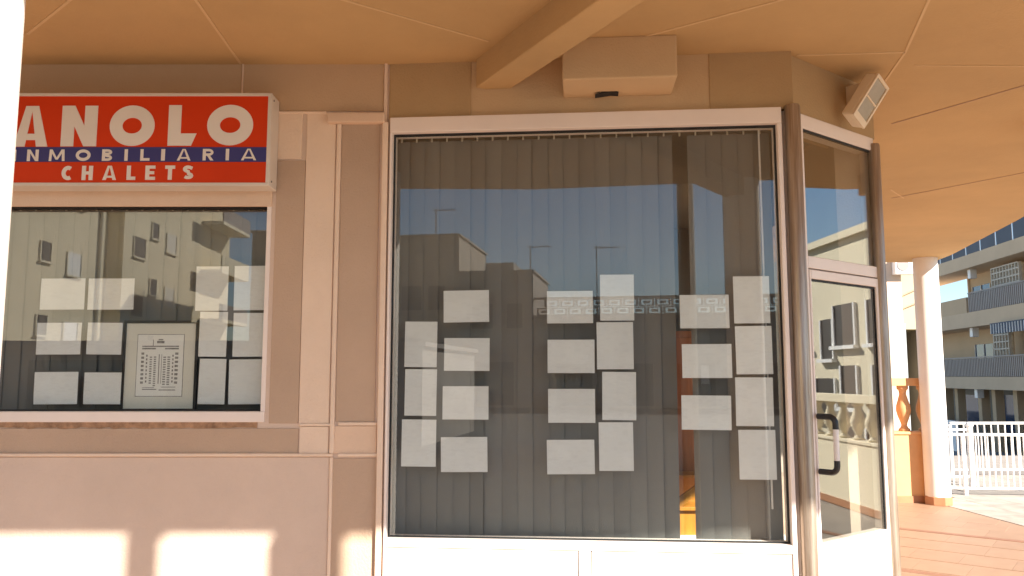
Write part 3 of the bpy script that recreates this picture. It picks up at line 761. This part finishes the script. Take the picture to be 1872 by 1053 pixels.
# ================================================================== BALUSTRADES
def balustrade(F, u0, u1, lab, ph=.86, top=1.56, cnt=3, m='terracolor'):
    b = thing('balustrade', F.pt((u0 + u1) / 2, 0, 0), lab, 'balustrade')
    obj('plinth', MB().fbox(F, u0, u1, .0, ph, -.10, .10), M[m], b)
    obj('skirting', MB().fbox(F, u0, u1, 0, .085, .10, .114), M['skirt'], b)
    obj('cap', MB().fbox(F, u0, u1, ph, ph + .035, -.12, .12), M[m], b, bevel=.005)
    obj('top_rail', MB().fbox(F, u0, u1, top - .10, top, -.10, .10), M[m], b, bevel=.006)
    h0, h1 = ph + .035, top - .10; H = h1 - h0
    prof = [(.07, 0), (.07, .05), (.05, .07), (.035, .13), (.045, .20), (.075, .34), (.09, .46), (.085, .56), (.06, .70), (.042, .82), (.05, .90), (.07, .93), (.07, 1.0)]
    for i in range(cnt):
        p = F.pt(u0 + (u1 - u0) * (i + .5) / cnt, h0, 0)
        obj('baluster', MB().lathe((p.x, p.y, p.z), [(r, z * H) for r, z in prof], 18), M[m], b, smooth=True)
    return b
bp0, bp1 = on_y(1640, 900, 10.62), on_y(1700, 900, 10.62)
balustrade(Facet((bp0.x, 10.62), (1, 0)), -.25, bp1.x - bp0.x + .10, 'orange baluster parapet between the door and the far column', .86, 1.58, 3)
Fd = Facet((8.3, 4.9), (.95, -.31))
balustrade(Fd, -1.5, 1.4, 'sunlit cream baluster parapet mirrored in the door glass', .80, 1.38, 8, 'creamfar')

# ================================================================== WHITE TERRACE RAILINGS
def railing(a, b, h, lab, pitch, post_ends=(0, 1), br=.010, z0=-.002):
    a, b = Vector(a), Vector(b); d = b - a; L = d.length; d.normalize(); n = Vector((-d.y, d.x, 0))
    r = thing('railing', (a + b) / 2 + Vector((0, 0, z0)), lab, 'railing', 'white railings along the terrace')
    up = Vector((0, 0, 1))
    obj('top_rail', MB().obox((a + b) / 2 + up * (h - .02), d * L / 2, n * .02, up * .018), M['railwhite'], r, bevel=.004)
    obj('bottom_rail', MB().obox((a + b) / 2 + up * .09, d * L / 2, n * .015, up * .014), M['railwhite'], r, bevel=.003)
    m = int(L / pitch)
    me = finish_mesh(MB().tube((0, 0, -(h - .15) / 2), (0, 0, (h - .15) / 2), br, 8), 'bar', Vector()); me.materials.append(M['railwhite'])
    for i in range(1, m):
        p = a + d * (L * i / m) + up * ((.105 + h - .04) / 2)
        inst('bar', me, p, r)
    for t in post_ends:
        p = a + d * L * t
        obj('post', MB().box(p.x - .022, p.x + .022, p.y - .022, p.y + .022, z0, h - .04), M['railwhite'], r)
    return r
ra = on_z(1725, 903, 0); rb = on_z(1990, 908, 0)
ra.z = rb.z = 0
railing((ra.x - .5, ra.y, 0), (rb.x, rb.y, 0), .83, 'nearest white bar railing to the right of the far column', .075, (0, .33, 1))
r2a = on_z(1752, 893, 0); r2b = on_z(1800, 893, 0)
# small gate frame behind the railing
gt = thing('gate_frame', (0.5 * (r2a.x + r2b.x), r2a.y + .3, 0), 'white tubular gate with rounded posts behind the near railing', 'gate')
for p in (r2a, r2b):
    obj('post', MB().lathe((p.x, p.y + .3, -.002), [(.045, 0), (.045, .86), (.055, .87), (.055, .90), (.035, .93), (.0, .94)][:5], 14), M['railwhite'], gt, smooth=True)
obj('bar', MB().box(r2a.x + .045, r2b.x - .045, r2a.y + .285, r2a.y + .315, .80, .83), M['railwhite'], gt)
obj('bar', MB().box(r2a.x + .045, r2b.x - .045, r2a.y + .285, r2a.y + .315, .12, .15), M['railwhite'], gt)
r3a, r3b = on_z(1800, 884, 0), on_z(1960, 888, 0)
railing((r3a.x + .06, r3a.y + 1.0, 0), (r3b.x + 1.2, r3b.y + 1.3, 0), .86, 'farther white bar railing beyond the tubular gate', .11, (0, 1), .011)

# ================================================================== CREAM BUILDING between door and far column
cbx0, cbx1 = 8.2, on_y(1708, 520, 22).x
cz = lambda py, y=22: on_y(1660, py, y).z
cbd = thing('cream_house', ((cbx0 + cbx1) / 2, 24, -2), 'sunlit cream house seen between the door post and the far column', 'building')
gz1 = cz(602)
gx0 = on_y(1653, 640, 22).x
mb = MB().box(cbx0, cbx1, 22, 26, gz1, 9.5).box(cbx0, gx0, 22, 26, -2, gz1 - .001)
obj('wall', mb, M['creamhouse'], cbd)
obj('recess_wall', MB().box(gx0, on_y(1711, 640, 26.1).x, 26.01, 26.2, -2, gz1 - .001), M['shade2'], cbd)
obj('recess_shade_wall', MB().box(cbx1 - .2, cbx1, 22.002, 26.0, -2, gz1 - .002), M['shade2'], cbd)  # wall added to keep sun out of the recess, shade painted in grey
obj('corner_pier', MB().box(cbx0, on_y(1646, 640, 22).x, 21.75, 21.998, -2, cz(474)), M['peach'], cbd)
pgx = on_y(1655, 650, 21.9).x
obj('downpipe', MB().tube((pgx, 21.93, -2), (pgx, 21.93, cz(592)), .06, 10), M['grey'], cbd, smooth=True)
for y0_, y1_ in ((541, 522), (565, 548)):
    a, b = on_y(1648, y0_, 21.96), on_y(1690, y1_, 21.96)
    obj('sloping_shadow_line', MB().tube(a, b, .022, 8), M['linedark'], cbd)  # slanting shadow lines on the wall, drawn as thin dark rods
ac = on_y(1650, 486, 21.7)
acu = thing('air_conditioner', (ac.x, 21.8, ac.z - .25), 'white air conditioner unit high on the cream house', 'air conditioner')
obj('body', MB().box(ac.x - .28, ac.x + .25, 21.52, 21.752, ac.z - .25, ac.z + .22), M['white'], acu, bevel=.02)
obj('fan_grille', MB().tube((ac.x - .08, 21.521, ac.z), (ac.x - .08, 21.505, ac.z), .16, 20), M['railfar'], acu)

# ================================================================== BALCONY BUILDING on the right, in shade
FB = Facet((23.66, 49.0), (-.114, -.993))
bb = thing('balcony_block', FB.pt(10, -2, 0), 'shaded apartment block with long balconies on the far right', 'building')
BL = 30.0
def bz_(px, py): return FB.uv(px, py, 0)[1]
S1b, S1t, S2b, S2t, S3b, S3t = .99, 1.58, 4.02, 4.75, 6.95, 7.6
for z0_, z1_, dd in ((S1b, S1t, -5.9), (S2b, S2t, -3.0), (S3b, S3t, -1.95)):
    obj('slab', MB().fbox(FB, -8, BL, z0_, z1_, dd, 0), M['slab'], bb)
obj('inner_block', MB().fbox(FB, FB.uv(1775, 540, -1.6)[0], BL, S2t, S3t, -6, -1.96), M['facade'], bb)
ut = FB.uv(1775, 540, -1.6)[0]
obj('back_wall', MB().fbox(FB, -8, BL, S1t, S2b, -1.8, -1.6), M['facade'], bb)
obj('back_wall', MB().fbox(FB, ut, BL, S2t, S3b, -1.8, -1.6), M['facade'], bb)
obj('back_wall', MB().fbox(FB, -8, BL, -2, S1b, -4.0, -3.8), M['darkin'], bb)
for px in (1735, 1757, 1800, 1826, 1866):
    u = FB.uv(px, 750, -.9)[0]
    obj('ground_pier', MB().fbox(FB, u - .18, u + .18, -2, S1b, -1.1, -.7), M['facade'], bb)
for a_, b_ in ((1762, 1797), (1832, 1862)):
    u0, u1, z0_, z1_ = FB.rect(a_, 722, b_, 770, -1.9)
    w_ = obj('shop_window', MB().fbox(FB, u0, u1, -1.2, z1_, -2.0, -1.9), M['winglass'], bb)
    for a2, b2 in ((u0 - .1, u0), (u1, u1 + .1)): obj('window_jamb', MB().fbox(FB, a2, b2, -1.2, z1_ + .1, -2.0, -1.85), M['shutter'], w_)
# white low wall with round holes
lw_ = obj('low_wall', MB().fbox(FB, -3, 9.5, -2, -.55, .9, 1.05), M['white'], bb)
for i, px in enumerate((1762, 1771, 1781, 1791, 1802)):
    u, z = FB.uv(px, 784, 1.05)
    obj('round_hole', MB().tube(FB.pt(u, -.78, 1.03), FB.pt(u, -.78, 1.056), .13, 14), M['darkin'], lw_)
# balcony rails made of posts and vertical bars
def brail(u0, u1, z0, z1, m_panel, pitch=.17, wd=.10):
    r = obj('balcony_rail', MB().fbox(FB, u0, u1, z1 - .06, z1, -.10, -.04), M['railfar'], bb)
    n = int((u1 - u0) / pitch)
    me = finish_mesh(MB().fbox(FB, 0, wd, 0, z1 - z0 - .10, -.08, -.05), 'bar', FB.pt(wd / 2, (z1 - z0 - .10) / 2, -.065)); me.materials.append(M[m_panel])
    for i in range(n):
        p = FB.pt(u0 + (i + .5) * (u1 - u0) / n, z0 + .02 + (z1 - z0 - .10) / 2, -.065)
        inst('bar' if wd < .5 else 'rail_panel', me, p, r)
    return r
brail(-2, 17, S1t, S1t + .98, 'railfar'); brail(FB.uv(1768, 560)[0], 17, S2t, S2t + .98, 'railfar')
brail(-8, 17, S3t, S3t + 1.05, 'railglass', 1.5, 1.46)
# parapet in front of the open gallery end
obj('parapet', MB().fbox(FB, -8, FB.uv(1767, 575)[0], S2t, S2t + .78, -.12, -.02), M['facade'], bb)
obj('gallery_pier', MB().fbox(FB, ut - .12, ut, S2t, S3b, -1.8, -1.5), M['slab'], bb)
# windows
def bwin(x0, y0, x1, y1, w=-1.6):
    u0, u1, z0_, z1_ = FB.rect(x0, y0, x1, y1, w)
    o = obj('window', MB().fbox(FB, u0, u1, z0_, z1_, w, w + .03), M['winglass'], bb)
    um_ = (u0 + u1) / 2
    for a2, b2 in ((u0 - .06, u0), (u1, u1 + .06), (um_ - .04, um_ + .04)): obj('window_mullion', MB().fbox(FB, a2, b2, z0_, z1_, w + (.031 if a2 > u0 and b2 < u1 else 0), w + .07), M['shutter'], o)
bwin(1781, 521, 1813, 572); bwin(1786, 629, 1818, 672)
def lattice(x0, y0, x1, y1, w=-.5):
    u0, u1, z0_, z1_ = FB.rect(x0, y0, x1, y1, w)
    nu, nz = max(3, int((u1 - u0) / .27)), max(3, int((z1_ - z0_) / .27))
    l = obj('lattice_screen', MB().fbox(FB, u0, u1, z1_ - .05, z1_, w - .08, w + .08), M['lattice'], bb)
    obj('lattice_back', MB().fbox(FB, u0, u1, z0_, z1_ - .05, w - .20, w - .16), M['facade'], l)
    for i in range(nu + 1):
        u = u0 + (u1 - u0) * i / nu; obj('upright', MB().fbox(FB, u - .035, u + .035, z0_, z1_ - .051, w - .06, w + .06), M['lattice'], l)
    for j in range(nz):
        z = z0_ + (z1_ - z0_) * j / nz; obj('crosspiece', MB().fbox(FB, u0 - .05, u1 + .05, z, z + .065, w - .05, w + .05), M['lattice'], l)
lattice(1815, 484, 1866, 556); lattice(1819, 600, 1846, 652)
# striped awning
u0, u1, z0_, z1_ = FB.rect(1822, 584, 1890, 600, .15)
n = 26
aw = obj('awning', MB().fbox(FB, u0, u1, S2b - .06, S2b - .02, -.6, .45), M['awning'], bb)
for i in range(n):
    obj('awning_stripe', MB().fbox(FB, u0 + (u1 - u0) * i / n, u0 + (u1 - u0) * (i + .55) / n, S2b - .50, S2b - .061, .40, .44), M['awningw' if i % 2 == 0 else 'awning'], aw)
for px, py, zt in ((1777, 497, S3b), (1781, 603, S2b), (1789, 701, S1b)):
    u, z = FB.uv(px, py, -.5)
    obj('ceiling_lamp', MB().fbox(FB, u - .16, u + .16, zt - .45, zt + .002, -.66, -.34), M['white'], bb, bevel=.02)

# ================================================================== STREET ACROSS (behind the camera, mirrored in the glass)
def mir(px, py, X):      # point on plane x = X seen in the left window's mirror
    r = ray(px, py); s = (X - EYE.x) / r.x
    q = EYE + r * s
    return 2 * (WY - .06) - q.y, q.z
BX = -19.0
tb = thing('yellow_apartments', (BX - 6, -30, -.13), 'tall yellow apartment block across the street mirrored in left window', 'building')
obj('wall', MB().box(BX - 12, BX, -41, -31.2, -.13, 17).box(BX - 12, BX, -29.4, -14, -.13, 17).box(BX - 12, BX - .8, -31.2, -29.4, -.13, 17), M['yellow'], tb)
def ywin(x0, y0, x1, y1, m, rep=True):
    ya, za = mir(x0, y0, BX); yb, zb2 = mir(x1, y1, BX)
    ya, yb = max(ya, yb), min(ya, yb); z1_, z0_ = max(za, zb2), min(za, zb2)
    yc = (ya + yb) / 2; hw = max(.35, (ya - yb) / 2)
    for k in range(-2, 4):
        zz0, zz1 = z0_ + k * 3.0, z1_ + k * 3.0
        if zz0 < .3 or zz1 > 16.5: continue
        o = obj('window', MB().box(BX - .001, BX + .025, yc - hw, yc + hw, zz0, zz1), M[m], tb)
        for a2, b2 in ((yc - hw - .07, yc - hw), (yc + hw, yc + hw + .07)): obj('window_jamb', MB().box(BX, BX + .06, a2, b2, zz0, zz1), M['creamfar'], o)
        obj('window_sill', MB().box(BX, BX + .12, yc - hw - .1, yc + hw + .1, zz0 - .08, zz0), M['creamfar'], o)
ywin(69, 437, 84, 478, 'darkin'); ywin(118, 458, 140, 506, 'white'); ywin(241, 429, 260, 473, 'darkin'); ywin(275, 404, 285, 438, 'darkin'); ywin(302, 424, 317, 465, 'shutter')
for k in range(5):
    z = 1.9 + k * 3.0
    fl_ = obj('balcony', MB().box(BX, BX + 1.3, -46, -41.002, z, z + .2), M['creamfar'], tb)
    obj('balcony_front', MB().box(BX + 1.22, BX + 1.3, -46, -41.002, z + .2, z + 1.1), M['railfar' if k % 2 else 'creamfar'], fl_)
obj('balcony_wall', MB().box(BX - 12, BX - .05, -46, -41.002, -.13, 17), M['yellow'], tb)
dp = mir(196, 420, BX)[0]
obj('downpipe', MB().tube((BX + .08, dp + .9, -.13), (BX + .08, dp + .9, 16.5), .07, 8), M['creamfar'], tb)

def house(name, x0, x1, y0, y1, h, m, lab, wins):
    b = thing(name, ((x0 + x1) / 2, (y0 + y1) / 2, -.13), lab, 'building')
    obj('wall', MB().box(x0, x1, y0, y1, -.13, h), M[m], b)
    obj('coping', MB().box(x0 - .1, x1 + .1, y0 - .1, y1 + .1, h, h + .12), M[m], b)
    for (a, c, z0, z1) in wins:
        w = obj('window', MB().box(a, c, y1 - .002, y1 + .02, z0, z1), M['darkin'], b)
        for a2, b2 in ((a - .07, a), (c, c + .07)): obj('window_jamb', MB().box(a2, b2, y1, y1 + .06, z0, z1), M['shade'], w)
        obj('window_sill', MB().box(a - .1, c + .1, y1, y1 + .1, z0 - .09, z0), M['shade'], w)
    return b
Yf = -37.3
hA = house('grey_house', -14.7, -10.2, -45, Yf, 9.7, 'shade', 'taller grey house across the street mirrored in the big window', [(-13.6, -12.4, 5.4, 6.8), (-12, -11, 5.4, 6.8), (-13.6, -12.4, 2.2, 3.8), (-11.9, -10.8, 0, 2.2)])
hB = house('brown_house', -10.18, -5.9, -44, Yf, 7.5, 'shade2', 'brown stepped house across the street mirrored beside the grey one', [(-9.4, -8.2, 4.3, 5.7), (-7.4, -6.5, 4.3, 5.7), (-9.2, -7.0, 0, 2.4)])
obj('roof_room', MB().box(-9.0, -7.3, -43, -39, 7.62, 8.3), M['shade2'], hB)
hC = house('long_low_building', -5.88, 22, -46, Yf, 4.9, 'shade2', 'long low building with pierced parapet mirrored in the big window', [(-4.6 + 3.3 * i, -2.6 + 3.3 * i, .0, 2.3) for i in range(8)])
blk = MB().box(-.42, .42, -.06, .06, -.21, .21)
blk2 = MB().box(-.42, -.30, -.06, .06, -.21, .21).box(.30, .42, -.06, .06, -.21, .21).box(-.18, .18, -.06, .06, -.07, .07).box(-.30, .30, -.06, .06, .15, .21).box(-.30, .30, -.06, .06, -.21, -.15)
bme = finish_mesh(blk2, 'parapet_block', Vector()); bme.materials.append(M['shade2'])
for j in range(2):
    for i in range(26):
        inst('parapet_block', bme, (-5.3 + .88 * i + (.44 if j else 0), Yf - .3, 5.02 + .22 + j * .46), hC)
obj('parapet_rail', MB().box(-5.88, 22, Yf - .4, Yf - .2, 5.02 + .91, 6.05), M['shade2'], hC)
house('added_low_block', -24, -5, -18, -12, 2.35, 'shade2', 'low brown block added to darken the foot of the left window reflection', [(-22 + 3.4 * i, -19.6 + 3.4 * i, 0, 2.0) for i in range(5)])  # added block darkening the lower reflection, where the yellow front lies in shadow
for i_, (x_, w_) in enumerate(((2.35, .28), (3.25, .42))):
    nb = obj('notice_board', MB().box(x_, x_ + w_, Yf - .001, Yf + .05, 1.2, 2.2), M['white'])
    tag(nb, ('narrow' if i_ == 0 else 'wider') + ' white notice board on the long low building', 'notice board')
# roof aerials
def aerial(x, y, z, h, lab, n=5, w=.9):
    a = thing('roof_aerial', (x, y, z), lab, 'aerial', 'aerials on the roofs across the street')
    obj('mast', MB().tube((x, y, z - .02), (x, y, z + h), .035, 6), M['antenna'], a)
    obj('boom', MB().tube((x - .2, y, z + h - .1), (x + 1.3, y, z + h - .1), .025, 6), M['antenna'], a)
    for i in range(n):
        obj('element', MB().tube((x - .1 + i * .3, y - w / 2, z + h - .1 + .0), (x - .1 + i * .3, y + w / 2, z + h - .06), .015, 5), M['antenna'], a)
aerial(-12.6, -41, 9.82, 2.3, 'roof aerial on the taller grey house')
aerial(-6.6, -41, 7.62, 2.0, 'roof aerial on the brown stepped house')
aerial(-2.6, -42, 5.02, 4.6, 'tallest roof aerial, on the long low building', 7)
# slim street post beside the front column
pp = thing('street_post', (.93, .72, -.13), 'slim dark street post mirrored at the blind gap of the big window', 'post')
obj('shaft', MB().tube((.95, .72, .003), (.95, .72, 5.5), .070, 18), M['bronze'], pp, smooth=True)
obj('collar', MB().tube((.95, .72, -.01), (.95, .72, .14), .09, 18), M['bronze'], pp, smooth=True)
# sunlit house far to the right, mirrored in the door glass
Fs = Facet((21.5, 6.7), (.95, -.31))
sh_ = thing('sunlit_house', Fs.pt(0, -.13, -3), 'sunlit cream house mirrored in the door glass', 'building')
obj('wall', MB().fbox(Fs, -4.5, 7, -1.9, 5.4, -6, 0), M['creamfar'], sh_)
obj('coping', MB().fbox(Fs, -4.6, 7.1, 5.4, 5.6, -6.1, .15), M['creamfar'], sh_)
for i, u in enumerate((-4.0, -2.35, -.75, .55, 2.1, 3.9)):
    for j, z in enumerate((-.9, .75, 2.45)):
        z += .35 * ((i * 7 + j * 3) % 3 - 1) * (i % 2); ww = (.85, 1.15, .7)[(i + j) % 3]
        w = obj('window', MB().fbox(Fs, u, u + ww, z, z + 1.15, -.002, .03), M['darkin'], sh_)
        for a_, b_ in ((u - .08, u), (u + ww, u + ww + .08)): obj('window_jamb', MB().fbox(Fs, a_, b_, z, z + 1.15, 0, .07), M['white'], w)
        obj('window_sill', MB().fbox(Fs, u - .15, u + ww + .15, z - .1, z, 0, .16), M['white'], w)
